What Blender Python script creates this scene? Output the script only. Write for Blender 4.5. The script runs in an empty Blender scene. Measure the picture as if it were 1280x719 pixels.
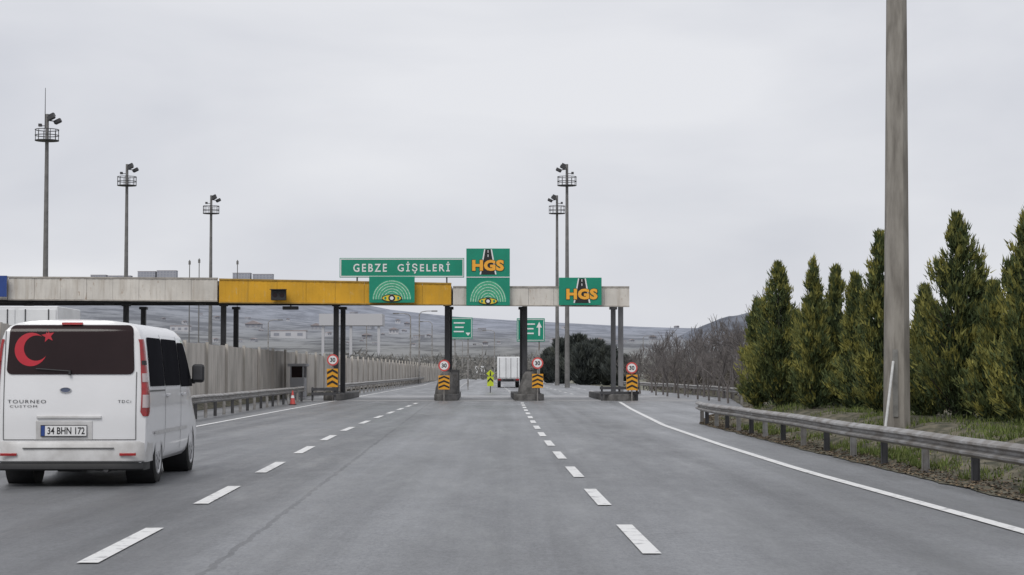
import bpy, bmesh, math, random
from mathutils import Vector, Matrix, noise
random.seed(7)
S = bpy.context.scene
COL = S.collection
F = 2366.0; HC = 1.4; PITCH = math.atan(105.5/F)
cp, sp = math.cos(PITCH), math.sin(PITCH)
def W(px, py, Y):
    a = (px-640)/F; b = (359.5-py)/F
    k = Y/(cp - b*sp)
    return (a*k, HC + (sp + b*cp)*k)
def X(px, Y, py=465): return W(px, py, Y)[0]
def Zh(py, Y): return W(640, py, Y)[1]
# ---------------------------------------------------------------- materials
def nodes(name):
    m = bpy.data.materials.new(name); m.use_nodes = True
    return m, m.node_tree, m.node_tree.nodes['Principled BSDF']
def mat(name, c, rough=.6, metal=0, var=.15, scale=4, bump=0, stretch=(1,1,1), tint=None, thr=(.35,.7), spec=None, coat=0, ior=None):
    m, nt, b = nodes(name)
    tc = nt.nodes.new('ShaderNodeTexCoord'); mp = nt.nodes.new('ShaderNodeMapping'); mp.inputs['Scale'].default_value = stretch
    n = nt.nodes.new('ShaderNodeTexNoise'); n.inputs['Scale'].default_value = scale; n.inputs['Detail'].default_value = 6; n.inputs['Roughness'].default_value = .6
    r = nt.nodes.new('ShaderNodeValToRGB')
    nt.links.new(tc.outputs['Object'], mp.inputs[0]); nt.links.new(mp.outputs[0], n.inputs['Vector']); nt.links.new(n.outputs['Fac'], r.inputs[0])
    t = tint if tint else tuple(x*(1-var) for x in c)
    r.color_ramp.elements[0].position = thr[0]; r.color_ramp.elements[1].position = thr[1]
    r.color_ramp.elements[0].color = (*t, 1); r.color_ramp.elements[1].color = (*[min(1,x*(1+var*.6)) for x in c], 1)
    nt.links.new(r.outputs[0], b.inputs['Base Color'])
    b.inputs['Roughness'].default_value = rough; b.inputs['Metallic'].default_value = metal
    if spec is not None: b.inputs['Specular IOR Level'].default_value = spec
    if ior: b.inputs['IOR'].default_value = ior
    if coat: b.inputs['Coat Weight'].default_value = coat; b.inputs['Coat Roughness'].default_value = .05
    if bump:
        bp = nt.nodes.new('ShaderNodeBump'); bp.inputs['Strength'].default_value = bump; bp.inputs['Distance'].default_value = .02
        nt.links.new(n.outputs['Fac'], bp.inputs['Height']); nt.links.new(bp.outputs[0], b.inputs['Normal'])
    return m
def stained(name, c, stain, rust, rough=.6, st0=.47, r0=.62):
    """painted sheet: slow fading, vertical dirt runs and small rust spots"""
    m, nt, b = nodes(name); N = nt.nodes; L = nt.links
    tc = N.new('ShaderNodeTexCoord')
    def ns(sc, st, det=5):
        mp = N.new('ShaderNodeMapping'); mp.inputs['Scale'].default_value = st; L.new(tc.outputs['Object'], mp.inputs[0])
        n = N.new('ShaderNodeTexNoise'); n.inputs['Scale'].default_value = sc; n.inputs['Detail'].default_value = det; n.inputs['Roughness'].default_value = .65; L.new(mp.outputs[0], n.inputs['Vector']); return n.outputs['Fac']
    def ramp(f, a, b_, ca, cb):
        r = N.new('ShaderNodeValToRGB'); r.color_ramp.elements[0].position = a; r.color_ramp.elements[1].position = b_
        r.color_ramp.elements[0].color = (*ca,1); r.color_ramp.elements[1].color = (*cb,1); L.new(f, r.inputs[0]); return r.outputs[0]
    def mixc(f, a, b_):
        x = N.new('ShaderNodeMix'); x.data_type = 'RGBA'; L.new(f, x.inputs['Factor']); L.new(a, x.inputs['A']); L.new(b_, x.inputs['B']); return x.outputs['Result']
    base = ramp(ns(.45,(1,1,1)), .35, .65, [x*.82 for x in c], [min(1,x*1.10) for x in c])
    one = ramp(ns(4.5,(1,1,.10)), st0, st0+.24, (0,0,0), (.75,.75,.75))
    st = N.new('ShaderNodeRGB'); st.outputs[0].default_value = (*stain,1)
    a = mixc(one, base, st.outputs[0])
    rs = ramp(ns(7,(1,1,.35)), r0, r0+.10, (0,0,0), (.8,.8,.8))
    ru = N.new('ShaderNodeRGB'); ru.outputs[0].default_value = (*rust,1)
    L.new(mixc(rs, a, ru.outputs[0]), b.inputs['Base Color']); b.inputs['Roughness'].default_value = rough
    return m
M = {}
M['steel'] = mat('galvanised_steel', (.36,.36,.36), .55, .35, .3, 3, tint=(.20,.18,.16))
M['steel_dark'] = mat('dark_steel', (.07,.07,.075), .6, .2, .3, 3)
M['mast'] = mat('mast_grey', (.19,.185,.18), .6, .2, .25, 2)
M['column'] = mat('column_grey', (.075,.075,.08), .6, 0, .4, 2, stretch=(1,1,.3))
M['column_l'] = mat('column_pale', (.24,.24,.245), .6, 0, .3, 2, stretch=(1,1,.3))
M['concrete'] = mat('concrete', (.26,.255,.24), .85, 0, .35, 3, .3)
M['concrete_dark'] = mat('concrete_stained', (.15,.145,.14), .85, 0, .5, 2.5, .3)
M['pole'] = mat('pole_concrete', (.29,.27,.24), .9, 0, .15, 5, .3, (1.2,1.2,.2), tint=(.175,.16,.14), thr=(.36,.62))
M['fascia_w'] = stained('fascia_white', (.66,.625,.57), (.44,.39,.33), (.30,.19,.11), st0=.48, r0=.62)
M['fascia_y'] = stained('fascia_yellow', (.68,.36,.015), (.48,.28,.04), (.60,.42,.16), .55, .52, .60)
M['lip_w'] = mat('lip_white', (.40,.37,.33), .6, 0, .3, 3)
M['lip_y'] = mat('lip_yellow', (.40,.24,.04), .6, 0, .3, 3)
M['soffit'] = mat('soffit', (.20,.20,.20), .8, 0, .3, 1)
M['green'] = mat('sign_green', (.0,.255,.155), .45, 0, .10, 2)
M['green_l'] = mat('sign_green_light', (.06,.40,.22), .5, 0, .2, 2)
M['arcline'] = mat('arc_paint', (.60,.74,.64), .5, 0, .2, 12, tint=(.20,.50,.32), thr=(.38,.52))
M['white'] = mat('paint_white', (.78,.78,.78), .45, 0, .05, 3)
M['black'] = mat('paint_black', (.015,.015,.016), .5, 0, .2, 3)
M['orange'] = mat('paint_orange', (.90,.42,.04), .5, 0, .10, 3)
M['yellow'] = mat('paint_yellow', (.78,.36,.02), .5, 0, .15, 3)
M['lime'] = mat('paint_lime', (.55,.65,.03), .5, 0, .1, 3)
M['red'] = mat('sticker_red', (.50,.014,.03), .35, 0, .1, 3)
M['pinkred'] = mat('sign_red', (.62,.09,.08), .5, 0, .1, 3)
M['blue'] = mat('paint_blue', (.02,.06,.25), .5, 0, .1, 3)
M['badge'] = mat('badge_blue', (.09,.11,.17), .4, .2, .1, 3)
M['vanwhite'] = mat('van_paint', (.80,.80,.81), .3, 0, .03, 1.5, coat=.6)
M['dirty'] = mat('van_paint_dirty', (.64,.64,.64), .42, 0, .12, 3, tint=(.46,.45,.44))
M['glass'] = mat('dark_glass', (.026,.014,.015), .12, 0, .2, 1, ior=1.3)
M['sideglass'] = mat('tinted_side_glass', (.024,.024,.028), .6, 0, .2, 1, spec=0)
M['rubber'] = mat('rubber', (.02,.02,.02), .85, 0, .3, 6)
M['plastic'] = mat('black_plastic', (.025,.025,.027), .6, 0, .2, 6)
M['alloy'] = mat('alloy', (.50,.50,.51), .4, .4, .2, 6)
M['lamp_red'] = mat('lamp_red', (.34,.008,.010), .15, 0, .3, 9, coat=.6)
M['lamp_clear'] = mat('lamp_clear', (.50,.42,.42), .15, 0, .1, 9, coat=.6)
M['seam'] = mat('seam', (.12,.12,.12), .7, 0, .1, 6)
M['barrier'] = mat('barrier_beige', (.52,.485,.44), .8, 0, .12, 1.2, 0, (1,1,.3), tint=(.38,.355,.32), thr=(.35,.6))
M['bldg'] = mat('far_wall', (.36,.365,.39), .8, 0, .06, .05)  # far wall and far white tones have distance haze put into the colour
M['bldg_w'] = mat('far_white', (.52,.52,.54), .8, 0, .06, .05)
M['bldg_win'] = mat('far_window', (.28,.29,.33), .5, 0, .08, .1)
M['bldg_roof'] = mat('far_roof', (.32,.28,.28), .8, 0, .1, .1)
M['bark'] = mat('bark', (.06,.05,.04), .9, 0, .3, 5, .3)
M['twig'] = mat('bare_twig', (.155,.14,.135), .9, 0, .25, 1)
M['trailer'] = mat('trailer_white', (.78,.79,.80), .5, 0, .10, .8)

def foliage(name, dark, mid, tip):
    m, nt, b = nodes(name)
    a = nt.nodes.new('ShaderNodeAttribute'); a.attribute_name = 'shade'
    r = nt.nodes.new('ShaderNodeValToRGB'); nt.links.new(a.outputs['Fac'], r.inputs[0]); nt.links.new(r.outputs[0], b.inputs['Base Color'])
    r.color_ramp.elements[0].color = (*dark,1); r.color_ramp.elements[1].color = (*tip,1)
    e = r.color_ramp.elements.new(.5); e.color = (*mid,1)
    b.inputs['Roughness'].default_value = .75; b.inputs['Specular IOR Level'].default_value = .2
    return m
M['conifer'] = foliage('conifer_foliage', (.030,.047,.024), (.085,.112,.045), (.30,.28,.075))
M['pine'] = foliage('pine_foliage', (.045,.055,.055), (.07,.08,.075), (.11,.12,.10))
M['bush'] = foliage('bush_foliage', (.13,.13,.125), (.18,.175,.165), (.23,.22,.20))  # scrub greens greyed down, haze is painted into these colours
M['brush'] = foliage('brush', (.065,.06,.055), (.13,.115,.105), (.20,.185,.155))
M['grassb'] = foliage('grass_blades', (.045,.06,.018), (.10,.14,.032), (.20,.22,.08))
M['litter'] = foliage('leaf_litter', (.03,.022,.015), (.10,.07,.045), (.26,.20,.13))

# asphalt
def asphalt():
    m, nt, b = nodes('asphalt'); N = nt.nodes; L = nt.links
    g = N.new('ShaderNodeNewGeometry')
    def ns(sc, st, det=5, ro=.6):
        mp = N.new('ShaderNodeMapping'); mp.inputs['Scale'].default_value = st; L.new(g.outputs['Position'], mp.inputs[0])
        n = N.new('ShaderNodeTexNoise'); n.inputs['Scale'].default_value = sc; n.inputs['Detail'].default_value = det; n.inputs['Roughness'].default_value = ro
        L.new(mp.outputs[0], n.inputs['Vector']); return n.outputs['Fac']
    def math_(op, a, b_, c=None, clamp=False):
        n = N.new('ShaderNodeMath'); n.operation = op; n.use_clamp = clamp
        for i, v in enumerate((a, b_, c)):
            if v is None: continue
            if isinstance(v, (int, float)): n.inputs[i].default_value = v
            else: L.new(v, n.inputs[i])
        return n.outputs[0]
    fine = ns(26, (1,.30,1), 5, .95); big = ns(.30, (1,.25,1)); track = ns(1.0, (1,.012,1), 4); mid = ns(4, (1,.4,1)); blot = ns(1.2, (1,.16,1), 6, .7)
    v = math_('MULTIPLY_ADD', fine, 2.2, -.10)
    v = math_('MULTIPLY', v, math_('MULTIPLY_ADD', big, 1.3, .35))
    v = math_('MULTIPLY', v, math_('MULTIPLY_ADD', track, 1.7, .15))
    v = math_('MULTIPLY', v, math_('MULTIPLY_ADD', blot, 1.2, .40))
    v = math_('MULTIPLY', v, math_('MULTIPLY_ADD', mid, .5, .75))
    sep = N.new('ShaderNodeSeparateXYZ'); L.new(g.outputs['Position'], sep.inputs[0])
    wob = math_('MULTIPLY_ADD', mid, .16, -.08)
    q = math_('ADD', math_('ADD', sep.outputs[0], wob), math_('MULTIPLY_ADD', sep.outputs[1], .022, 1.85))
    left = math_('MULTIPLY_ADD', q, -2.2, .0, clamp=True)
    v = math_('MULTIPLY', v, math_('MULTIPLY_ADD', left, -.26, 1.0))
    crack = math_('LESS_THAN', math_('ABSOLUTE', q, 0), .028)
    v = math_('MULTIPLY', v, math_('MULTIPLY_ADD', crack, -.36, 1.0))
    for cx_ in (-2.35, -.25, 1.95, 3.3):
        d = math_('ABSOLUTE', math_('ADD', sep.outputs[0], math_('MULTIPLY_ADD', sep.outputs[1], .012, -cx_)), 0)
        band = math_('MULTIPLY_ADD', d, -2.0, 1.0, clamp=True)
        v = math_('MULTIPLY', v, math_('MULTIPLY_ADD', band, -.17, 1.0))
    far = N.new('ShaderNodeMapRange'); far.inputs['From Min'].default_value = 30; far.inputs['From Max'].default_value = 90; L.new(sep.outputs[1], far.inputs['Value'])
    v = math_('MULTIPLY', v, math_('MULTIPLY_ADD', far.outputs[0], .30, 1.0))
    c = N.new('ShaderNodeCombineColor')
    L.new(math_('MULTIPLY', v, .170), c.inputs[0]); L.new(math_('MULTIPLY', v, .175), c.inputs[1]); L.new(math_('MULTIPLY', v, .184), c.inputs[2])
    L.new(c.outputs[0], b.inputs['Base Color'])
    L.new(math_('MULTIPLY_ADD', blot, .9, .02), b.inputs['Roughness'])
    b.inputs['Specular IOR Level'].default_value = .45
    bp = N.new('ShaderNodeBump'); bp.inputs['Strength'].default_value = .5; bp.inputs['Distance'].default_value = .01
    L.new(fine, bp.inputs['Height']); L.new(bp.outputs[0], b.inputs['Normal'])
    return m
M['asphalt'] = asphalt()
M['marking'] = mat('road_paint', (.70,.70,.69), .6, 0, .10, 6, .1, tint=(.32,.32,.325), thr=(.33,.45))
M['apron'] = mat('apron_concrete', (.36,.36,.36), .5, 0, .2, .8, 0, (1,.3,1), tint=(.23,.23,.235))
M['soil'] = mat('verge_soil', (.135,.12,.085), .95, 0, .3, 4, .8, tint=(.05,.05,.03), thr=(.4,.6))
M['field'] = mat('field', (.20,.19,.145), .95, 0, .2, .05, 0, tint=(.13,.135,.10))
def hillmat(name, near, far, y0, y1):  # distance haze painted into base colour: near tone blends to bluish far tone
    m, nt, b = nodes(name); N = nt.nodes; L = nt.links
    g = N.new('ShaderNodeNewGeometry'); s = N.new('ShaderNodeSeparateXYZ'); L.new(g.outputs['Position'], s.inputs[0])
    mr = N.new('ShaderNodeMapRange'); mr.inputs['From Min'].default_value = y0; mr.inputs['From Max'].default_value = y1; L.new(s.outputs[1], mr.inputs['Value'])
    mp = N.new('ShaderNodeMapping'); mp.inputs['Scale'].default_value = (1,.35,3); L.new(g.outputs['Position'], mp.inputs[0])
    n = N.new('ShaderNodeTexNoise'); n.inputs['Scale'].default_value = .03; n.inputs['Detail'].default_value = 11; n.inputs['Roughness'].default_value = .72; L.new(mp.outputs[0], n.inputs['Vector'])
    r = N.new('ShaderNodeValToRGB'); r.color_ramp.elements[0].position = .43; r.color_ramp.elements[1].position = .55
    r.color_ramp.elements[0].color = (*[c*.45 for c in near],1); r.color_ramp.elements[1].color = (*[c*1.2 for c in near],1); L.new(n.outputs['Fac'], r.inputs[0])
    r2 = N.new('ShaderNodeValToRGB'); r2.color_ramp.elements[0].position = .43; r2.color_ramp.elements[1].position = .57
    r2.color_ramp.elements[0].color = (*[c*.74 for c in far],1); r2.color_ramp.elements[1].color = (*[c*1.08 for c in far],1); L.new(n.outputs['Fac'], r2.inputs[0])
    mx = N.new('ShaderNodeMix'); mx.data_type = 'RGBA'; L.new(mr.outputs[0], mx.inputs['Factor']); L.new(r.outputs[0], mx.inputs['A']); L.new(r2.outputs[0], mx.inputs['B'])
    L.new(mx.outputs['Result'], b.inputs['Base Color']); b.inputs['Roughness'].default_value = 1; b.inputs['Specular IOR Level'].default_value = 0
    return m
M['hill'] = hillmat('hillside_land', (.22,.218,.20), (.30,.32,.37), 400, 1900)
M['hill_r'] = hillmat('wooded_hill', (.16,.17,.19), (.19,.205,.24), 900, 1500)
# ---------------------------------------------------------------- mesh builder
class MB:
    def __init__(s): s.v = []; s.f = []; s.c = []
    def add(s, vs, fs, T=None):
        k = len(s.v)
        s.v += [tuple(T @ Vector(v)) if T else tuple(v) for v in vs]; s.f += [tuple(i+k for i in f) for f in fs]
        return s
    def box(s, x, y, z, sx, sy, sz, T=None):
        a, b, c = sx/2, sy/2, sz/2
        vs = [(x+i*a, y+j*b, z+k*c) for k in (-1,1) for j in (-1,1) for i in (-1,1)]
        return s.add(vs, [(0,2,3,1),(4,5,7,6),(0,1,5,4),(2,6,7,3),(0,4,6,2),(1,3,7,5)], T)
    def tube(s, p, q, r0, r1=None, n=8, T=None, cap=True):
        r1 = r0 if r1 is None else r1
        p = Vector(p); q = Vector(q); d = (q-p).normalized()
        u = d.orthogonal().normalized() if abs(d.z) < .999 else Vector((1,0,0)); w = d.cross(u)
        vs = []
        for c, r in ((p,r0),(q,r1)):
            for i in range(n):
                a = 2*math.pi*(i+.5)/n; vs.append(c + u*math.cos(a)*r + w*math.sin(a)*r)
        fs = [(i, (i+1)%n, n+(i+1)%n, n+i) for i in range(n)]
        if cap: fs += [tuple(range(n))[::-1], tuple(range(n, 2*n))]
        return s.add(vs, fs, T)
    def prism(s, pts, y0, y1, T=None):           # outline in xz, thickness along y
        n = len(pts)
        vs = [(x,y0,z) for x,z in pts] + [(x,y1,z) for x,z in pts]
        return s.add(vs, [tuple(range(n)), tuple(range(n,2*n))[::-1]] + [(i, n+i, n+(i+1)%n, (i+1)%n) for i in range(n)], T)
    def prismz(s, pts, z0, z1, T=None):
        n = len(pts)
        vs = [(x,y,z0) for x,y in pts] + [(x,y,z1) for x,y in pts]
        return s.add(vs, [tuple(range(n))[::-1], tuple(range(n,2*n))] + [(i, (i+1)%n, n+(i+1)%n, n+i) for i in range(n)], T)
    def disc(s, x, z, r, y0, y1, n=24, rz=None):
        rz = rz or r
        return s.prism([(x+r*math.cos(2*math.pi*i/n), z+rz*math.sin(2*math.pi*i/n)) for i in range(n)], y0, y1)
    def ring(s, c, r, t, n=20, axis='z', k=6):   # torus
        vs = []; fs = []
        for i in range(n):
            a = 2*math.pi*i/n
            for j in range(k):
                b = 2*math.pi*j/k; R = r + t*math.cos(b); h = t*math.sin(b)
                if axis == 'z': v = (c[0]+R*math.cos(a), c[1]+R*math.sin(a), c[2]+h)
                elif axis == 'y': v = (c[0]+R*math.cos(a), c[1]+h, c[2]+R*math.sin(a))
                else: v = (c[0]+h, c[1]+R*math.cos(a), c[2]+R*math.sin(a))
                vs.append(v); fs.append((i*k+j, ((i+1)%n)*k+j, ((i+1)%n)*k+(j+1)%k, i*k+(j+1)%k))
        return s.add(vs, fs)
    def lathe_x(s, prof, c, n=32):               # profile (x, r) spun round the x axis
        vs = []; fs = []; k = len(prof)
        for i in range(n):
            a = 2*math.pi*i/n
            for x, r in prof: vs.append((c[0]+x, c[1]+r*math.cos(a), c[2]+r*math.sin(a)))
        for i in range(n):
            for j in range(k-1): fs.append((i*k+j, i*k+j+1, ((i+1)%n)*k+j+1, ((i+1)%n)*k+j))
        return s.add(vs, fs)
    def grid(s, rows):
        n = len(rows); m = len(rows[0]); vs = [v for r in rows for v in r]
        return s.add(vs, [(i*m+j, i*m+j+1, (i+1)*m+j+1, (i+1)*m+j) for i in range(n-1) for j in range(m-1)])
    def build(s, name, m, parent=None, smooth=False, bevel=0, fix=True, ang=.7):
        me = bpy.data.meshes.new(name); me.from_pydata(s.v, [], s.f); me.materials.append(M[m])
        if fix and len(s.f) < 60000:
            bm = bmesh.new(); bm.from_mesh(me)
            if smooth: bmesh.ops.remove_doubles(bm, verts=bm.verts, dist=1e-5)
            bmesh.ops.recalc_face_normals(bm, faces=bm.faces)
            if smooth:
                for f in bm.faces: f.smooth = True
                for e in bm.edges:
                    if len(e.link_faces) == 2 and e.calc_face_angle(0) > ang: e.smooth = False
            bm.to_mesh(me); bm.free()
        if s.c:
            at = me.attributes.new('shade', 'FLOAT', 'POINT'); at.data.foreach_set('value', s.c)
        o = bpy.data.objects.new(name, me); COL.objects.link(o)
        if parent: o.parent = parent
        if bevel:
            b = o.modifiers.new('b', 'BEVEL'); b.width = bevel; b.segments = 2; b.limit_method = 'ANGLE'
        return o
def tag(o, label, cat, group=None):
    o['label'] = label; o['category'] = cat
    if group: o['group'] = group
    return o
def thing(name, label, cat, loc=(0,0,0), rz=0, group=None):
    o = bpy.data.objects.new(name, None); COL.objects.link(o); o.location = loc; o.rotation_euler = (0,0,rz); o.empty_display_size = .3
    return tag(o, label, cat, group)
def struct(o): o['kind'] = 'structure'; return o
def stuff(o, label, cat): tag(o, label, cat); o['kind'] = 'stuff'; return o
def dup(root, loc, rz=0, label=None, scale=None):
    r = root.copy(); COL.objects.link(r); r.location = loc; r.rotation_euler = (0,0,rz)
    if scale: r.scale = scale
    if label:
        r['label'] = label
        if 'group' in r: del r['group']
    for ch in list(root.children):
        c = ch.copy(); COL.objects.link(c); c.parent = r
        for g in list(ch.children):
            d = g.copy(); COL.objects.link(d); d.parent = c
    return r
def text_geo(s, w, h, bold=.0, space=1.0):
    cu = bpy.data.curves.new('t', 'FONT'); cu.body = s; cu.size = 1; cu.offset = bold; cu.align_x = 'CENTER'; cu.resolution_u = 3; cu.space_character = space
    o = bpy.data.objects.new('t', cu); COL.objects.link(o)
    dg = bpy.context.evaluated_depsgraph_get(); me = o.evaluated_get(dg).to_mesh()
    vs = [v.co.copy() for v in me.vertices]; fs = [tuple(p.vertices) for p in me.polygons]
    o.evaluated_get(dg).to_mesh_clear(); bpy.data.objects.remove(o); bpy.data.curves.remove(cu)
    x0 = min(v.x for v in vs); x1 = max(v.x for v in vs); y0 = min(v.y for v in vs); y1 = max(v.y for v in vs)
    return [((v.x-(x0+x1)/2)*w/(x1-x0), 0, (v.y-(y0+y1)/2)*h/(y1-y0)) for v in vs], fs
def text(mb, s, x, y, z, w, h, bold=0, space=1.0):
    vs, fs = text_geo(s, w, h, bold, space)
    mb.add([(a+x, y, c+z) for a,_,c in vs], fs)
    return mb
# ---------------------------------------------------------------- ground, road
def lerp(tab, t):
    if t <= tab[0][0]: return tab[0][1]
    for (a, u), (b, v) in zip(tab, tab[1:]):
        if t <= b: return u + (v-u)*(t-a)/(b-a)
    return tab[-1][1]
EDGE = [(0,5.85),(21,5.45),(35,5.2),(51,5.02),(60,6.2),(75,9.2),(100,11.5),(125,10.8),(160,9.0),(300,5),(600,4)]
LEFT = [(0,-9.9),(60,-10.4),(95,-11.0),(300,-12),(600,-16)]
struct(MB().add([(-4000,-60,-.06),(4000,-60,-.06),(4000,7000,-.06),(-4000,7000,-.06)], [(0,1,2,3)]).build('ground', 'field'))
ys = [-30,0,10,21,30,40,51,55,60,67,75,85,100,112,125,160,220,300,400,600]
rd = MB(); rows = []
for y in ys:
    a = lerp(LEFT, y)-1.5; b = lerp(EDGE, y)+.3
    rows.append([(a+(b-a)*i/6, y, 0) for i in range(7)])
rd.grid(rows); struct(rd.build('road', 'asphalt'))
op = MB(); op.grid([[(-34+4*i, y, -.012) for i in range(6)] for y in (20,100,200,400)])
struct(op.build('opposite_road', 'asphalt'))
ap = MB(); ap.grid([[(-11+ (20*i)/5, y, .004) for i in range(6)] for y in (90,98,112)]); struct(ap.build('toll_apron', 'apron'))
# markings
RS = [(0,4.75),(12,4.62),(16.6,4.48),(26.9,4.12),(36.4,4.0),(49.4,3.97),(63.7,4.3),(72,4.5),(88,5.0)]
RD = [(0,1.32),(10,1.16),(16,1.05),(21,.95),(26,.88),(32,.79),(36.4,.74),(41,.68),(51,.6),(70,.5),(90,.45)]
LD = [(0,-2.75),(15.4,-3.14),(21.6,-3.34),(27.8,-3.53),(33.8,-3.71),(39.4,-3.87),(44.8,-4.0),(56,-4.12),(82.8,-4.25),(90,-4.3)]
LS = [(0,-7.2),(20,-7.6),(49.4,-8.1),(87,-8.5),(200,-9.4),(400,-14)]
def strip(mb, tab, y0, y1, w, step=2.0, z=.009):
    n = max(1, int((y1-y0)/step)); r = []
    for i in range(n+1):
        y = y0+(y1-y0)*i/n; x = lerp(tab, y); r.append([(x-w/2,y,z),(x+w/2,y,z)])
    mb.grid(r)
mk = MB(); strip(mk, RS, 8, 88, .15); struct(mk.build('edge_marking', 'marking'))
mk = MB(); strip(mk, LS, 15, 350, .15); struct(mk.build('edge_marking', 'marking'))
mk = MB(); y = 1.5
while y < 86: strip(mk, LD, y, y+3.1, .16); y += 6.2
struct(mk.build('lane_marking', 'marking'))
mk = MB(); y = 4.0
while y < 86: strip(mk, RD, y, y+2.75, .145); y += 5.3
struct(mk.build('lane_marking', 'marking'))
mk = MB()
for off in (-3.6, 0.4, 4.1, 6.4):
    y = 118
    while y < 330: strip(mk, [(100,off-.0),(600,off-8)], y, y+4, .16, 4); y += 9
struct(mk.build('far_marking', 'marking'))
# verge right
def vz(x, y):
    e = lerp(EDGE, y); d = max(0, x-e-.5)
    s = min(1, d/1.8); s = s*s*(3-2*s)
    d2 = x-e
    return .012 + .42*s + min(1,max(0,d2)*1.5)*.10*(noise.noise(Vector((x*1.3,y*1.3,0)))+.5) + .06*min(1,max(0,d2)*3)*noise.noise(Vector((x*5,y*5,3)))
vg = MB(); rows = []
y = 6.0
while y < 135:
    e = lerp(EDGE, y) + .10*noise.noise(Vector((y*.9,0,5))) + .05*noise.noise(Vector((y*3.1,0,8)))
    rows.append([(e+d, y, vz(e+d,y)) for d in (.0,.08,.16,.25,.35,.45,.6,.8,1,1.2,1.5,1.8,2.2,2.7,3.5,5,8,14,30,70)])
    y += .25 if y < 50 else .9
vg.grid(rows); o = vg.build('verge', 'soil', smooth=True, ang=3); struct(o)
lv = MB(); lv.grid([[(-14.2,y,.05),(-13,y,.22),(-12,y,.2),(lerp(LEFT,y)-.8,y,.012)] for y in range(15,400,5)])
struct(lv.build('median_verge', 'soil'))
# grass + litter
def blades(n, fn, hl, wd, flat=False):
    mb = MB()
    for _ in range(n):
        x, y = fn(); z = vz(x, y)
        a = random.uniform(0, 6.28); h = random.uniform(*hl); dx, dy = math.cos(a)*wd, math.sin(a)*wd
        if flat:
            t = random.uniform(-.5,.5)*wd
            vs = [(x-dx,y-dy,z+.01),(x+dy,y-dx,z+.012+t),(x+dx,y+dy,z+.02),(x-dy,y+dx,z+.012-t)]; fs = [(0,1,2,3)]
        else:
            lx, ly = random.gauss(0,.35)*h, random.gauss(0,.35)*h
            vs = [(x-dx,y-dy,z-.01),(x+dx,y+dy,z-.01),(x+lx,y+ly,z+h)]; fs = [(0,1,2)]
        mb.add(vs, fs); mb.c += [random.random()]*len(vs)
    return mb
def gpos():
    while True:
        y = 14+random.random()**1.5*42; x = lerp(EDGE, y)+.15+random.random()**1.2*3.6
        if noise.noise(Vector((x*.8,y*.45,9))) + random.gauss(0,.16) > -.05 + .010*(y-14) and x > lerp(EDGE,y)+.40+.25*noise.noise(Vector((y*1.1,3,3))): return x, y
stuff(blades(26000, gpos, (.04,.13), .011).build('grass', 'grassb', fix=False), 'short green grass on the soil bank under the right guardrail', 'grass')
def lpos():
    y = random.uniform(12, 75); return lerp(EDGE, y)+abs(random.gauss(.05,.45))+.0, y
stuff(blades(12000, lpos, (.05,.1), .020, True).build('leaf_litter', 'litter', fix=False), 'brown leaf litter and debris along the right road edge', 'leaf litter')
# ---------------------------------------------------------------- hills
RIDGE = [(-900,352),(-200,350),(0,349),(170,349),(340,352),(420,372),(480,386),(560,395),(640,401),(700,404),(800,408),(900,411),(1100,418),(1500,420),(2400,425)]
def hz(x, y):
    px = 640+x/2500*F; R = (465-lerp(RIDGE,px))/F*2500+1.4
    t = max(0,(y-350)/2150)
    if t > 1: return R*(1-.15*(t-1))
    return R*t**1.25 + 7*t*(noise.noise(Vector((x/160,y/160,0))))*min(1,(1-t)*4+.25)
hm = MB(); rows = []
for i in range(80):
    y = 350 + 2400*(i/79)**1.2
    rows.append([(x_, y, hz(x_,y)-.3) for x_ in [-1900+ 30*j for j in range(128)]])
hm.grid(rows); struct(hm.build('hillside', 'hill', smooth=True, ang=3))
hr = MB(); rows = []
RH = [(780,464),(830,440),(870,418),(900,403),(918,396),(935,390),(950,394),(975,404),(1010,410),(1100,416),(1300,425),(1500,464)]
for i in range(14):
    y = 1250+ 25*i; t = i/13; s = math.sin(math.pi*min(1,t*1.0)) if t < .5 else 1
    r = []
    for j in range(60):
        px = 780+12*j; x = (px-640)/F*1400
        top = (465-lerp(RH,px))/F*1400+1.4
        r.append((x, y, top*min(1,s)*(1+.05*noise.noise(Vector((x/15,y/15,2)))) if i else -.5))
    rows.append(r)
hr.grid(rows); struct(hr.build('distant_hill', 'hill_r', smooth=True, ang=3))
# ---------------------------------------------------------------- sky
w = bpy.data.worlds.new('World'); S.world = w; w.use_nodes = True
nt = w.node_tree; N = nt.nodes; L = nt.links; bg = N['Background']
SE, SR = math.radians(48), math.radians(205)
sky = N.new('ShaderNodeTexSky'); sky.sky_type = 'NISHITA'; sky.sun_disc = False; sky.sun_elevation = SE; sky.sun_rotation = SR
tc = N.new('ShaderNodeTexCoord'); mp = N.new('ShaderNodeMapping'); mp.inputs['Scale'].default_value = (2.2,2.2,6); L.new(tc.outputs['Generated'], mp.inputs[0])
n1 = N.new('ShaderNodeTexNoise'); n1.inputs['Scale'].default_value = 1.6; n1.inputs['Detail'].default_value = 6; n1.inputs['Roughness'].default_value = .46; n1.inputs['Distortion'].default_value = .35
L.new(mp.outputs[0], n1.inputs['Vector'])
cr = N.new('ShaderNodeValToRGB'); L.new(n1.outputs['Fac'], cr.inputs[0])
cr.color_ramp.elements[0].position = .34; cr.color_ramp.elements[1].position = .64
cr.color_ramp.elements[0].color = (.575,.590,.645,1); cr.color_ramp.elements[1].color = (.755,.762,.795,1)
sc = N.new('ShaderNodeVectorMath'); sc.operation = 'SCALE'; sc.inputs['Scale'].default_value = 10.6; L.new(cr.outputs[0], sc.inputs[0])
mx = N.new('ShaderNodeMix'); mx.data_type = 'RGBA'; mx.inputs['Factor'].default_value = .96
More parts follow.
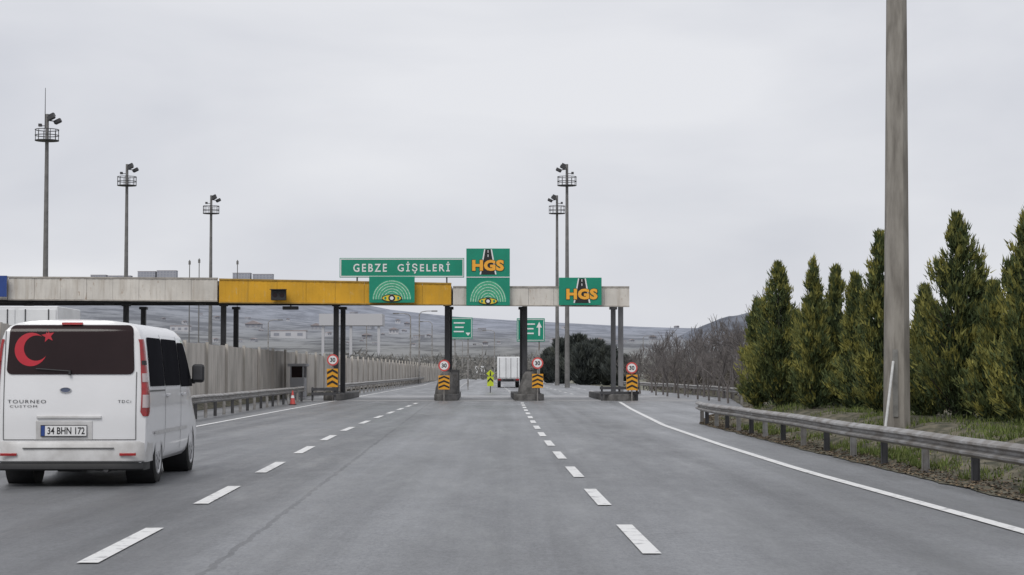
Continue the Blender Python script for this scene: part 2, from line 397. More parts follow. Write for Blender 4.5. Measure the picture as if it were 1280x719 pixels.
L.new(sky.outputs[0], mx.inputs['A']); L.new(sc.outputs[0], mx.inputs['B']); L.new(mx.outputs['Result'], bg.inputs[0]); bg.inputs[1].default_value = .1
sl = bpy.data.lights.new('sun', 'SUN'); sl.energy = 1.35; sl.angle = math.radians(25); sl.color = (1,.97,.92)
so = bpy.data.objects.new('sun', sl); COL.objects.link(so)
so.rotation_euler = (math.radians(90)-SE, 0, math.radians(180)-SR + math.radians(0))
# ---------------------------------------------------------------- guardrails
WP = [(0,0),(.02,-.008),(.10,-.055),(.105,-.09),(.02,-.135),(.02,-.175),(.105,-.22),(.10,-.255),(.02,-.302),(0,-.31)]
def guardrail(label, pts, top, side, sp_=4.0, group=None, hs=.85):
    P = []
    for (x0,y0),(x1,y1) in zip(pts, pts[1:]):
        n = max(1, int(math.hypot(x1-x0,y1-y0)/2))
        P += [(x0+(x1-x0)*i/n, y0+(y1-y0)*i/n) for i in range(n)]
    P.append(pts[-1]); o0 = P[0]
    t = thing('guardrail', label, 'guardrail', (o0[0],o0[1],0), 0, group)
    rows = []
    for i,(x,y) in enumerate(P):
        a = P[max(0,i-1)]; b = P[min(len(P)-1,i+1)]; d = Vector((b[0]-a[0], b[1]-a[1])).normalized(); nx, ny = (d.y*side, -d.x*side)
        wv = .006*math.sin(i*1.7)+.006*math.sin(i*.6)
        rows.append([(x-o0[0]+nx*u*.9, y-o0[1]+ny*u*.9, top+v*hs+wv) for u,v in WP])
    mb = MB(); mb.grid(rows)
    mb.build('rail_beam', 'steel', t, smooth=True, ang=.35)
    dist = 0; last = -99
    for i,(x,y) in enumerate(P):
        if i: dist += math.hypot(x-P[i-1][0], y-P[i-1][1])
        if dist-last >= sp_-.01 or i == 0:
            last = dist; pb = MB(); lx, ly = x-o0[0]-side*.09, y-o0[1]
            pb.box(lx, ly, (top-.05)/2-.05, .10, .012, top+.06); pb.box(lx-.045,ly,(top-.05)/2-.05,.008,.06,top+.06); pb.box(lx+.045,ly,(top-.05)/2-.05,.008,.06,top+.06)
            pb.box(lx+side*.06, ly, top-.14, .09,.08,.12)
            pb.build('post', 'steel_dark' if i%2 else 'steel', t)
    return t
guardrail('weathered grey W-beam guardrail along the right verge beside the conifers', [(6.15,8),(5.72,21),(5.5,28.5),(5.25,40),(5.05,50),(5.12,52)], .60, 1*-1, 2.0, hs=.78)
guardrail('grey guardrail on the far right behind the toll plaza slip road', [(9.6,80),(11.1,92),(11.3,105),(10.9,125),(9.4,160)], .62, -1, 4.0)
guardrail('left guardrail between the white van and the first toll island', [(-8.9,26),(-9.2,50),(-9.6,75),(-9.9,90)], .72, 1, 2.0)
guardrail('left guardrail running on beyond the toll gate below the beige barrier', [(-9.6,104),(-10.2,150),(-11.2,230),(-12.4,300)], .75, 1, 4.0)
# ---------------------------------------------------------------- beige noise barrier
t = thing('noise_barrier', 'long beige corrugated barrier wall behind the left guardrail', 'barrier', (-12.3,40,0))
mb = MB(); y = 0; k = 0; rows = []
while y < 300:
    off = (.0,.05,.05,.0)[k%4]; hh = 2.55 - .0016*y + (.03 if (int(y/3)%2) else 0)
    rows.append([(off + .004*y, y, .15), (off + .004*y, y, hh)]); y += (.12,.14,.12,.14)[k%4]; k += 1
mb.grid(rows); mb.build('panel', 'barrier', t)
for i in range(60):
    MB().box(.09+.02*i, i*5, 1.33, .12,.12,2.5).build('post', 'barrier', t)
# ---------------------------------------------------------------- toll canopy
def cz(px): return 90 + px/787*2.5
t = thing('toll_canopy', 'long flat toll plaza canopy with white and yellow fascia on dark columns', 'toll canopy', (-8,94,0))
ox, oy = -8, 94
def fas(px0, px1, t0, t1, b0, b1, m, n):
    for i in range(n):
        a = px0+(px1-px0)*i/n; b = px0+(px1-px0)*(i+1)/n
        u = i/n; v = (i+1)/n
        ya, yb = cz(a), cz(b); ta = Zh(t0+(t1-t0)*u, ya); tb = Zh(t0+(t1-t0)*v, yb); ba = Zh(b0+(b1-b0)*u, ya); bb = Zh(b0+(b1-b0)*v, yb)
        xa, xb = X(a,ya), X(b,yb); g = .006; yield xa+g, ya, ta, ba, xb-g, yb, tb, bb
def fascia(px0, px1, t0, t1, b0, b1, m, n):
    mb = MB()
    for k,(xa,ya,ta,ba,xb,yb,tb,bb) in enumerate(fas(px0,px1,t0,t1,b0,b1,m,n)):
        j = random.uniform(-.008,.008); f = 9
        for q in range(f):
            u0, u1 = q/f, (q+1)/f; d = (.0,.008)[q%2]
            def pt(u, top): return (xa+(xb-xa)*u-ox, ya+(yb-ya)*u-oy-d+j, (ta+(tb-ta)*u if top else ba+(bb-ba)*u))
            p = [pt(u0,0), pt(u1,0), pt(u1,1), pt(u0,1)]
            mb.add(p + [(a,b+.12+d-j,c) for a,b,c in p], [(0,1,2,3),(7,6,5,4),(0,4,5,1),(3,2,6,7),(0,3,7,4),(1,5,6,2)])
    o = mb.build('fascia', m, t)
    for (p0,p1,hh,nm) in ((b0,b1,.06,'bottom_lip'),(t0,t1,.07,'coping')):
        l = MB(); ya, yb = cz(px0)-.04, cz(px1)-.04
        za, zb = Zh(p0,ya), Zh(p1,yb); xa, xb = X(px0,ya)-ox, X(px1,yb)-ox
        l.add([(xa,ya-oy,za-hh/2),(xb,yb-oy,zb-hh/2),(xb,yb-oy+.2,zb-hh/2),(xa,ya-oy+.2,za-hh/2),(xa,ya-oy,za+hh/2),(xb,yb-oy,zb+hh/2),(xb,yb-oy+.2,zb+hh/2),(xa,ya-oy+.2,za+hh/2)],
            [(0,1,5,4),(1,2,6,5),(2,3,7,6),(3,0,4,7),(4,5,6,7),(0,3,2,1)])
        l.build(nm, 'lip_y' if m == 'fascia_y' else 'lip_w', t)
    return o
fascia(-160, 8, 346,346, 373,374, 'fascia_w', 6)
fascia(9, 271, 346.5,348, 374.5,376.5, 'fascia_w', 8)
fascia(273, 564, 349,354.5, 378,381, 'fascia_y', 8)
fascia(566, 787, 358.5,358.8, 381.5,383, 'fascia_w', 7)
def slab(px0,px1,zt,zb,m,nm,d=8.5):
    ya,yb = cz(px0)+.14, cz(px1)+.14; xa,xb = X(px0,ya), X(px1,yb)
    MB().prismz([(xa-ox,ya-oy),(xb-ox,yb-oy),(xb-ox-.1,yb-oy+d),(xa-ox-.3,ya-oy+d)], zb, zt).build(nm, m, t)
slab(-160,272,Zh(350,90),Zh(374,90.5)+.40,'soffit','roof_slab')
slab(273,564,Zh(356,91),Zh(379,91.2)+.36,'soffit','roof_slab')
slab(566,786,Zh(360,92),Zh(382,92)+.34,'soffit','roof_slab')
xr = X(783,93)-ox; xl = X(-150,91)-ox
for yy in (94.3, 98.3):
    MB().box((xr+xl)/2, yy-oy, 4.98, xr-xl, .26, .26).build('beam', 'steel_dark', t)
COLS = [157-122*1, 157, 279, 420, 559, 656, 776]
isl = []
for px in COLS:
    x0 = X(px,94.3); isl.append(x0)
    for k in (0,1):
        yy2 = (94.3, 99.3)[k]
        xx = x0 - (.0148*7 if k else 0) + (.06 if px == 559 and k else 0)
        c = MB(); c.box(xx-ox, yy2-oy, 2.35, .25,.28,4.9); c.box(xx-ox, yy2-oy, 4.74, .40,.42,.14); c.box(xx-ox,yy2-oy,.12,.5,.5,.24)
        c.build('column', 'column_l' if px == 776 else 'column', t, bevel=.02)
for px in (60,135,250,330,520): MB().box(X(px,92.5)-ox, 92.6-oy, Zh(380,92.5)+.06, .45,.3,.18).build('service_box', 'steel_dark', t)
MB().box(X(2,89.9)-ox,89.7-oy,Zh(358,89.8),.5,.08,1.0).build('edge_panel','blue',t)
o = thing('lane_signal', 'dark lane signal box mounted on the yellow canopy fascia', 'traffic signal', (X(348,90.8), 90.75, Zh(376,90.8)))
MB().box(0,0,.27,.72,.25,.5).build('housing','plastic',o,bevel=.02); MB().box(0,-.2,.53,.8,.3,.03).build('hood','plastic',o)
for s in (-1,1): MB().disc(s*.17,.27,.11,-.14,-.125).build('lens','glass',o)
o = thing('canopy_camera', 'small dark camera box under the yellow canopy edge', 'camera', (X(364,92), 91.6, Zh(388,92)))
MB().box(0,0,.1,.75,.35,.16).build('housing','plastic',o,bevel=.02); MB().box(0,.1,.3,.06,.06,.3).build('bracket','plastic',o)
# ---------------------------------------------------------------- overhead signs
def plate(par, w, h, m='green', border=True, name='panel', z0=0, bw=.045, inset=.03):
    MB().box(0,.04,z0+h/2,w,.06,h).build(name, m, par, bevel=.01)
    if border:
        b = MB(); y = .005
        for z in (z0+inset+bw/2, z0+h-inset-bw/2): b.box(0,y,z,w-2*inset,.01,bw)
        for x in (-w/2+inset+bw/2, w/2-inset-bw/2): b.box(x,y,z0+h/2,bw,.01,h-2*inset-2*bw-.002)
        b.build('border','white',par)
def legs(par, w, h, down, y=.12):
    for s in (-1,0,1):
        MB().box(s*w*.36, y, (h-down)/2-.0, .07,.07,h*.8+down).build('support','steel_dark',par)
Yg = cz(500)-.25
o = thing('overhead_sign', 'wide green sign reading GEBZE GISELERI standing on top of the toll canopy', 'sign', (X(502,Yg+.6), Yg+.6, Zh(347,Yg+.6)))
pw, ph = 156/F*(Yg+.6), 24.5/F*(Yg+.6)
plate(o, pw, ph, bw=.05); legs(o, pw, ph, .5)
text(MB(), 'GEBZE', -.255*pw,-.004, ph*.495, pw*.27, ph*.42, .018, 1.35).build('lettering','white',o)
text(MB(), 'GİŞELERİ', .175*pw,-.004, ph*.51, pw*.42, ph*.61, .018, 1.35).build('lettering','white',o)
def fan(par, cx, cz_, r, rz, w):
    m_ = MB(); 
    m_.prism([(cx+r*math.cos(a),cz_+rz*math.sin(a)) for a in [math.pi*i/24 for i in range(25)]], -.002, .006); m_.build('fan_field','green_l',par)
    for k in range(2,8):
        d = MB(); rr = k/7.4; n = 28; rows = []
        for i in range(n+1):
            a = math.pi*i/n; rows.append([(cx+(r*rr+e)*math.cos(a), -.008, cz_+(rz*rr+e)*math.sin(a)) for e in (-.012,.012)])
        d.grid(rows); d.build('fan_arc','arcline',par)
def logo(par, x, z, s=1.0):
    MB().disc(x,z,.50*s,-.022,-.014,24,.19*s).build('logo_base','black',par)
    MB().disc(x,z,.45*s,-.027,-.023,24,.145*s).build('logo_field','yellow_b',par)
    MB().disc(x,z,.17*s,-.034,-.029,20,.155*s).build('logo_eye','black',par)
    MB().disc(x,z,.09*s,-.040,-.036,16,.085*s).build('logo_pupil','white',par)
    for s_ in (-1,1): MB().disc(x+s_*.31*s,z,.055*s,-.034,-.029,12,.075*s).build('logo_corner','green',par)
M['yellow_b'] = mat('emblem_yellow', (.78,.62,.04), .5, 0, .1, 3)
Yc = cz(490)-.3
w_, h_ = 57/F*Yc, 33/F*Yc
o = thing('lane_sign', 'small green lane sign with arc fan and oval emblem on the yellow canopy fascia', 'sign', (X(489.5,Yc), Yc, Zh(378.5,Yc)))
plate(o, w_, h_, border=False); fan(o, 0, .16, w_*.43, h_*.74, w_); logo(o, 0, .22)
MB().box(0,.12,.6,1.6,.1,.1).build('support','steel_dark',o)
def hgs_top(par, w, z0, h, lx=0):
    MB().prism([(lx-.34,z0+h*.08),(lx+.34,z0+h*.08),(lx+.13,z0+h*.97),(lx-.13,z0+h*.97)], -.004,.006).build('road_symbol','black',par)
    l = MB()
    for s in (-1,1): l.prism([(lx+s*.41,z0+h*.08),(lx+s*.34,z0+h*.08),(lx+s*.13,z0+h*.97),(lx+s*.19,z0+h*.97)], -.004,.006)
    for q in (.70,.85): l.prism([(lx-.02,z0+h*q),(lx+.02,z0+h*q),(lx+.015,z0+h*(q+.09)),(lx-.015,z0+h*(q+.09))], -.012,-.006)
    l.build('road_lines','white',par)
    text(MB(),'HGS',lx,-.016,z0+h*.40,w*.755,h*.42,.075,1.08).build('letter_outline','black',par)
    text(MB(),'HGS',lx,-.026,z0+h*.40,w*.73,h*.39,.055,1.08).build('lettering','orange',par)
Yh = cz(610)-.3
w_, h_ = 54.5/F*Yh, 71.5/F*Yh
o = thing('lane_sign', 'tall green lane sign in two stacked panels rising above the canopy, orange lettering on top', 'sign', (X(610,Yh), Yh, Zh(382,Yh)))
hb = h_*.49
plate(o, w_, hb, border=False, name='lower_panel'); plate(o, w_, h_-hb-.04, border=False, name='upper_panel', z0=hb+.04)
fan(o, 0, .18, w_*.42, hb*.76, w_); logo(o, 0, .21, .95); hgs_top(o, w_, hb+.04, h_-hb-.04)
b = MB(); b.box(0,-.001,hb+.02,w_,.03,.035); b.build('divider','white',o); MB().box(0,.13,h_*.5,.12,.1,h_*.95).build('support','steel_dark',o)
Yr = cz(726)-.3
w_, h_ = 53.5/F*Yr, 34.5/F*Yr
o = thing('lane_sign', 'green lane sign with orange lettering on the white right end of the canopy', 'sign', (X(725.5,Yr), Yr, Zh(381.5,Yr)))
plate(o, w_, h_, border=False); hgs_top(o, w_, 0, h_, .08); MB().box(0,.12,h_*.5,.12,.1,h_*.9).build('support','steel_dark',o)
def dir_sign(px0,px1,py0,py1,Y,label,arrow):
    w_, h_ = (px1-px0)/F*Y, (py1-py0)/F*Y; zc = Zh(py1,Y); xc = X((px0+px1)/2,Y)
    o = thing('direction_sign', label, 'sign', (xc,Y,0))
    MB().box(0,.04,zc+h_/2,w_,.08,h_).build('panel','green',o)
    b = MB()
    for z in (zc+.09,zc+h_-.09): b.box(0,-.01,z,w_-.1,.012,.04)
    for x in (-w_/2+.08,w_/2-.08): b.box(x,-.01,zc+h_/2,.04,.012,h_-.3)
    b.build('border','white',o)
    for i,(u,v,q) in enumerate(((-.1,.75,.5),(-.1,.55,.4),(-.12,.35,.46))): MB().box(u*w_,-.012,zc+v*h_,q*w_,.012,h_*.06).build('legend_line','white',o)
    a = MB(); x_ = .30*w_
    if arrow: a.prism([(x_-.06,zc+.25*h_),(x_+.06,zc+.25*h_),(x_+.06,zc+.6*h_),(x_+.2,zc+.6*h_),(x_,zc+.85*h_),(x_-.2,zc+.6*h_),(x_-.06,zc+.6*h_)],-.02,-.01)
    else: a.prism([(x_-.2,zc+.3*h_),(x_+.2,zc+.3*h_),(x_,zc+.15*h_)],-.02,-.01)
    a.build('arrow','white',o)
    for s in (-1,1): MB().tube((s*w_*.3,.15,0),(s*w_*.3,.15,zc+h_),.06).build('post','steel',o)
dir_sign(563,590.5,397,424,150,'green direction sign behind the gate, left of the tall lane sign posts',False)
dir_sign(646,681,398,427,135,'green direction sign with up arrow behind the gate above the truck',True)
# ---------------------------------------------------------------- toll islands
def island(x, label, y0=92.6, L_=13, w=.95, h=.32, nose=True):
    o = thing('toll_island', label, 'toll island', (x,y0,0))
    sh = -.0148
    n = 8; pts = [(w/2*math.cos(math.pi+math.pi*i/n), -.0+w/2*math.sin(math.pi+math.pi*i/n)) for i in range(n+1)]
    pts += [(w/2+sh*L_, L_),(-w/2+sh*L_, L_)]
    MB().prismz(pts, 0, h).build('kerb_base','concrete_dark',o,bevel=.04)
    if nose:
        q = MB(); n = 12
        rows = []
        for (z,r) in ((h-.02,.62),(.62,.58),(.95,.44),(1.25,.34),(1.42,.20)):
            rows.append([(r*math.cos(2*math.pi*i/n)*.9, .35+r*math.sin(2*math.pi*i/n)*.8, z) for i in range(n+1)])
        q.grid(rows); q.add(rows[-1][:-1],[tuple(range(n))]); q.build('bumper','concrete_dark',o,smooth=True)
    return o
def hazard(px, Y, pycirc, ptop, pbot, label, clabel, off=0):
    x = X(px,Y)
    o = thing('chevron_board', label, 'sign', (x,Y,0))
    zt, zb = Zh(ptop,Y), Zh(pbot,Y); w_ = 14/F*Y
    p = MB().box(0,.03,(zt+zb)/2,w_,.03,zt-zb).build('panel','yellow',o,bevel=.006)
    H = zt-zb
    for k in range(3):
        c = MB(); z0 = zb+.08*H+k*.31*H
        c.prism([(-(w_/2-.015),z0),(0,z0+.16*H),(w_/2-.015,z0),(w_/2-.015,z0+.13*H),(0,z0+.29*H),(-(w_/2-.015),z0+.13*H)],.004,.012)
        c.build('chevron','black',p)
    MB().tube((0,.07,0),(0,.07,zt),.03).build('post','steel',o)
    x2 = x+off
    s = thing('speed_limit_sign', clabel, 'sign', (x2,Y+.15,0))
    zc = Zh(pycirc,Y+.15); r = 7.2/F*Y
    d = MB().disc(0,zc,r,.0,.03,32).build('disc','pinkred',s); MB().disc(0,zc,r*.74,-.008,-.002,32).build('disc_face','white',d)
    text(MB(),'30',0,-.014,zc,r*.9,r*.75,.03).build('numeral','black',d); MB().tube((0,.06,0),(0,.06,zc+.1),.03).build('post','steel',s)
island(isl[3], 'leftmost grey toll island carrying two dark columns beside the guardrail', w=.9, nose=False)
island(isl[4], 'grey concrete toll island with rounded bumper, second from left', w=1.15)
island(isl[5]+.2, 'wider grey concrete toll island with bumper under the tall lane sign', w=1.45)
island(isl[6]-.1, 'right end toll island with low dark rails', w=1.7, nose=False)
hazard(415.5,92.0,450,461,484,'orange and black chevron board on the leftmost toll island','round red rimmed speed sign over the leftmost toll island')
hazard(555,91.6,457,469.5,487,'orange and black chevron board on the second toll island bumper','round red rimmed speed sign on the second toll island')
hazard(672,91.6,454,467.5,485,'orange and black chevron board at the island under the tall lane sign','round red rimmed speed sign just right of the central dark column')
hazard(790,91.6,460,468.5,488,'orange and black chevron board at the right end of the gate','round red rimmed speed sign at the right end of the gate')
o = thing('crash_rail', 'low dark crash rail on the right end toll island', 'rail', (isl[6]-.2,92.0,0))
for z in (.38,.62): MB().box(0,0,z,1.9,.08,.14).build('bar','steel_dark',o)
for s in (-.85,0,.85): MB().box(s,.08,.36,.09,.09,.72).build('post','steel_dark',o)
o = thing('crash_rail', 'low dark crash rail in front of the leftmost toll island columns', 'rail', (isl[3]-.35,91.7,0))
for z in (.34,.56): MB().box(0,0,z,1.2,.08,.14).build('bar','steel_dark',o)
for s in (-.55,.55): MB().box(s,.08,.33,.09,.09,.66).build('post','steel_dark',o)
for px,lb in ((569,'small grey cabinet behind the bumper of the second toll island'),(664,'small grey cabinet behind the bumper of the wide toll island')):
    o = thing('equipment_cabinet', lb, 'cabinet', (X(px,97),97,.32)); MB().box(0,0,.6,.45,.5,1.2).build('body','mast',o,bevel=.02); MB().box(0,-.26,.7,.3,.02,.7).build('door','steel',o)
o = thing('toll_booth', 'small pale toll kiosk beside the beige barrier at the left island', 'toll booth', (X(373,99),99,.1))
MB().box(0,0,.5,.72,1.4,1.0).build('wall','bldg_w',o,bevel=.02)
f = MB()
for a in (-1,1):
    for b in (-1,1): f.box(a*.32,b*.66,1.3,.07,.07,.6)
f.build('frame','bldg_w',o); MB().box(0,0,1.3,.58,1.26,.58).build('window','glass',o); MB().box(0,0,1.66,.95,1.7,.14).build('roof','bldg_w',o,bevel=.03)
def cone(x,y,label,s=1):
    o = thing('traffic_cone', label, 'traffic cone', (x,y,.01)); o.scale = (s,s,s)
    MB().box(0,0,.02,.38,.38,.04).build('base','rubber',o,bevel=.01)
    MB().tube((0,0,.04),(0,0,.75),.15,.03,16).build('cone_body','pinkred',o,smooth=True); MB().tube((0,0,.36),(0,0,.5),.099,.073,16).build('band','white',o,smooth=True)
cone(X(366,80),80,'red and white cone left of the lane by the guardrail end',.8)
o = thing('hazard_marker', 'yellow green hazard marker standing in the roadway beyond the gate', 'sign', (X(613,128),128,0)); o.scale = (.78,.78,.80)
MB().box(0,0,.95,.55,.05,.8).build('lower_board','lime',o); ub = MB().prism([(0,1.3),(.36,1.62),(0,1.94),(-.36,1.62)],-.03,.0).build('upper_board','lime',o)
c = MB(); c.disc(0,1.74,.06,-.045,-.035,10); c.prism([(-.07,1.4),(.07,1.4),(.05,1.66),(-.05,1.66)],-.045,-.035); c.build('symbol','black',ub)
c = MB(); c.prism([(-.25,.85),(0,1.1),(.25,.85),(.25,1.02),(0,1.28),(-.25,1.02)],-.04,-.03)
c.build('chevron','black',o); MB().box(0,.06,.5,.08,.06,1.0).build('post','steel_dark',o)
# ---------------------------------------------------------------- light masts
def mast(px, Y, label, antenna=0, flip=1):
    o = thing('light_mast', label, 'light mast', (X(px,Y),Y,0), 0)
    MB().tube((0,0,-.1),(0,0,20),.24,.12,10).build('pole','mast',o,smooth=True)
    p = MB().tube((0,0,18.05),(0,0,18.10),.82,.82,16).build('platform','steel_dark',o)
    r = MB()
    for z in (18.08,18.45,18.86): r.ring((0,0,z),.84,.032,20)
    for i in range(12):
        a = 2*math.pi*i/12; r.tube((.84*math.cos(a),.84*math.sin(a),18.08),(.84*math.cos(a),.84*math.sin(a),18.86),.026,n=4)
    r.build('railing','steel_dark',p)
    for (x,z,y) in ((.36,19.72,-.3),(.72,19.50,.15),(.22,19.92,.3)):
        x *= flip
        f = MB(); T = Matrix.Translation((x,y,z)) @ Matrix.Rotation(-.45*flip,4,'Y')
        f.box(0,0,0,.52,.42,.24,T); f.box(.0,0,-.14,.42,.34,.04,T); f.build('floodlight','steel_dark',o)
    a = MB(); a.tube((0,0,19.55),(flip*.75,0,19.45),.04,n=6); a.tube((0,0,19.15),(-flip*.42,0,19.15),.03,n=6); a.box(-flip*.5,0,19.2,.22,.26,.2); a.build('crossarm','steel_dark',o)
    if antenna: MB().tube((-.15,0,19),(-.15,0,19+antenna),.035,.02,6).build('antenna','steel_dark',o)
    return o
mast(55.5,136,'tallest light mast at the far left with a thin antenna on top',2.9)
mast(156.5,169,'second light mast from the left with round platform above the white fascia')
mast(262.5,199,'third light mast from the left above the end of the white fascia')
mast(709,169,'taller of the two light masts right of the gate',0,-1)
mast(696.5,199,'shorter light mast standing just left of the taller one on the right',0,-1)
xp = X(1120,34); o = thing('concrete_mast', 'huge weathered concrete lamp mast rising out of frame between the conifers', 'lamp mast', (xp,34,.3))
MB().tube((0,0,-.3),(.12,0,14),.245,.14,8).build('shaft','pole',o)
MB().box(-.06,-.235,.9,.09,.02,1.2).build('inspection_strip','concrete',o)
MB().tube((.12,0,13.8),(-1.6,0,14.4),.06,.04,8).build('lamp_arm','steel',o); MB().box(-1.75,0,14.38,.7,.25,.14).build('lamp_head','steel_dark',o,bevel=.03)
M['stake'] = mat('stake_white', (.58,.58,.57), .6, 0, .2, 5)
o = MB().tube((X(1105,33),33,Zh(533,33)-.15),(X(1117,33.7),33.72,Zh(452,33.7)),.024,n=10).build('white_pipe','stake'); tag(o,'white pipe leaning against the big concrete mast','pipe')
for i,(px,py,Y) in enumerate(((236,325,260),(248,323,262),(296,325,270))):
    o = thing('slim_pole', ('leftmost','middle','rightmost')[i]+' of three slim poles poking above the white fascia', 'pole', (X(px,Y),Y,0), 0)
    z = Zh(py,Y); MB().tube((0,0,0),(0,0,z),.10,.06,8).build('shaft','mast',o); MB().box(0,0,z-.4,.3,.1,.5).build('head','mast',o)
def lamp(px, top, Y, label, arm=-1):
    z = Zh(top,Y); o = thing('street_lamp', label, 'street lamp', (X(px,Y),Y,0), 0)
    MB().tube((0,0,0),(0,0,z-.4),.13,.07,8).build('pole','steel',o)
    a = MB(); P = [(0,0,z-.4),(arm*.25,0,z-.1),(arm*.8,0,z),(arm*1.5,0,z+.02)]
    for p,q in zip(P,P[1:]): a.tube(p,q,.05,.05,6)
    a.build('arm','steel',o); MB().box(arm*1.8,0,z,.7,.28,.14).build('lamp_head','mast',o)
for px,tp,Y,lb,ar in ((513,392,230,'street lamp left of the central column, leftmost of that pair',-1),(524,389,225,'street lamp just left of the central column facing right',1),
    (540,402,300,'street lamp half hidden behind the second toll island',-1),(618,413,330,'street lamp in the gap over the hazard marker',-1),(804,420,380,'distant street lamp over the bare trees on the right',1),
    (335,400,280,'street lamp on the hillside side behind the left columns',1),(458,405,300,'street lamp behind the beige barrier near the pale shelter',1),(603,430,420,'tiny street lamp far down the road beside the distant truck',-1),(578,425,400,'faint street lamp right of the second toll island',-1)):
    lamp(px,tp,Y,lb,ar)
o = thing('roadside_shelter', 'pale flat roofed shelter seen under the yellow canopy', 'shelter', (X(440,260),260,0))
zt = Zh(392,260); MB().box(0,0,zt-.9,8.6,5,1.6).build('roof','bldg_w',o)
for x_ in (-3.8,0,3.8): MB().box(x_,-2,(zt-1.7)/2,.35,.35,zt-1.7).build('column','bldg_w',o)
# ---------------------------------------------------------------- trucks
def wheel_simple(mb, x, y, r=.48, w=.3): mb.lathe_x([(-w/2,0),(-w/2,r*.9),(-w/2+.04,r),(w/2-.04,r),(w/2,r*.9),(w/2,0)],(x,y,r),20)
def truck(loc, rz, label, L_=7.5, Wd=2.3, Hh=3.1, z0=1.0, group=None):
    o = thing('box_truck', label, 'truck', loc, rz, group)
    MB().box(0,L_/2,(z0+Hh)/2,Wd,L_,Hh-z0).build('cargo_box','trailer',o,bevel=.03)
    for s in (-1,1):
        d = MB().box(s*Wd/4,-.02,(z0+Hh)/2,Wd/2-.1,.03,Hh-z0-.2).build('rear_door','trailer',o,bevel=.01)
        for q in (.25,.9): MB().tube((s*q*Wd/2.3,-.05,z0+.05),(s*q*Wd/2.3,-.05,Hh-.1),.018,n=6).build('lock_rod','steel_dark',d)
    f = MB(); f.box(0,L_/2+1,z0-.13,.9,L_+2,.22); f.box(0,.05,.62,Wd*.95,.1,.16); f.build('chassis','steel_dark',o)
    cb = MB().box(0,L_+1.15,1.55,Wd*.95,2.0,2.1).build('cab','trailer',o,bevel=.15)
    MB().box(0,L_+2.13,1.95,Wd*.8,.06,.8).build('windscreen','glass',cb)
    for s in (-1,1):
        MB().box(s*Wd*.4,-.03,.72,.3,.06,.14).build('tail_lamp','lamp_red',o)
        for y in ((1.6,L_+1.2) if L_ < 10 else (1.8,3.1,4.4,L_+1.2)):
            w2 = MB(); wheel_simple(w2, s*(Wd/2-.18), y); w2.build('wheel','rubber',o,smooth=True)
    return o
tk = truck((X(635.5,168),168,0), .006, 'white box truck driving away beyond the gate under the green arrow sign', Wd=2.0, Hh=2.75, z0=.8)
truck((X(600,390),390,0), .006, 'small distant white truck far down the road left of the hazard marker', Wd=2.0,Hh=2.6,z0=.8,L_=5)
truck((X(20,58),58,0), .035, 'white box lorry behind the barrier, above the roof of the white van', Wd=2.5,Hh=3.42,z0=1.1,L_=3.6)
# ---------------------------------------------------------------- far buildings
def solveY(px, py):
    for i in range(400):
        Y = 420+i*5
        if hz(X(px,Y),Y) >= Zh(py,Y): return Y
    return 2300
def block(px0,px1,py0,pyb,label,m='bldg',roof=False,Y=None,depth=14,cols=6,rowsn=3,group=None):
    Y = Y or solveY((px0+px1)/2,pyb)
    x0,x1 = X(px0,Y),X(px1,Y); w_ = x1-x0; zt = Zh(py0,Y); xc=(x0+x1)/2
    zb = Zh(pyb,Y)-3
    h_ = zt-zb; o = thing('building', label, 'building', (xc,Y,zb), 0, group)
    MB().box(0,depth/2,h_/2,w_,depth,h_).build('wall',m,o)
    if roof: MB().prism([(-w_*.55,h_),(w_*.55,h_),(0,h_+w_*.22)],-1,depth+1).build('roof','bldg_roof',o)
    else: MB().box(0,depth/2,h_+.25,w_*1.03,depth*1.03,.5).build('roof','bldg_roof',o)
    hh = min((h_-3)*.9, rowsn*3.4)
    for c in range(cols):
        for r in range(rowsn): MB().box(-w_/2+w_*(c+.5)/cols,-.06,h_-hh*(r+.55)/rowsn,w_/cols*.45,.12,hh/rowsn*.5).build('window','bldg_win',o)
    return o
crest = [(112,131,344),(134,162,345),(171,193,339.5),(195,219,338.5),(290,312,341.5),(315,340,343)]
names = ['first apartment block from the left on the ridge above the white fascia','second low block on the ridge above the white fascia','third and squarer block on the ridge left of the second mast pair','tallest pale apartment block on the ridge between the second and third masts','pale ridge block just right of the third light mast','ridge block at the right end of the skyline row']
for (a,b,c),nm in zip(crest,names): block(a,b,c,352,nm,Y=2480)
far = [(338,382,414,422,'long white warehouse on the hillside behind the left columns','bldg_w',False),(306,326,405,410,'pale hillside building above the warehouse','bldg',True),
 (212,236,408,414,'pale building behind the barrier left of the paired columns','bldg_w',False),(388,402,407,412,'small hillside house right of the warehouse','bldg',True),
 (452,464,419,424,'small pale house under the green fan sign','bldg',True),(486,498,412,417,'house row block right of the pale shelter','bldg_w',True),
 (603,610,428,432,'tiny house in the gap between the central columns','bldg_w',True),(745,754,424,428,'tiny pale house right of the taller mast','bldg_w',True),(812,821,421,425,'tiny house above the bare trees','bldg',True)]
for a,b,c,d,lb,m_,rf in far: block(a,b,c,d,lb,m_,rf,depth=8,cols=3,rowsn=1)
G = 'small houses scattered over the far hillside'; LB = 'tiny pale house, one of many scattered over the hazy far hillside'
hp = [block(494,500,400,404,LB,'bldg_w',True,depth=8,cols=2,rowsn=1,group=G), block(505,512,404,408,LB,'bldg',True,depth=8,cols=2,rowsn=1,group=G), block(470,479,396,400,LB,'bldg',False,depth=9,cols=3,rowsn=1,group=G)]
rh = random.Random(5)
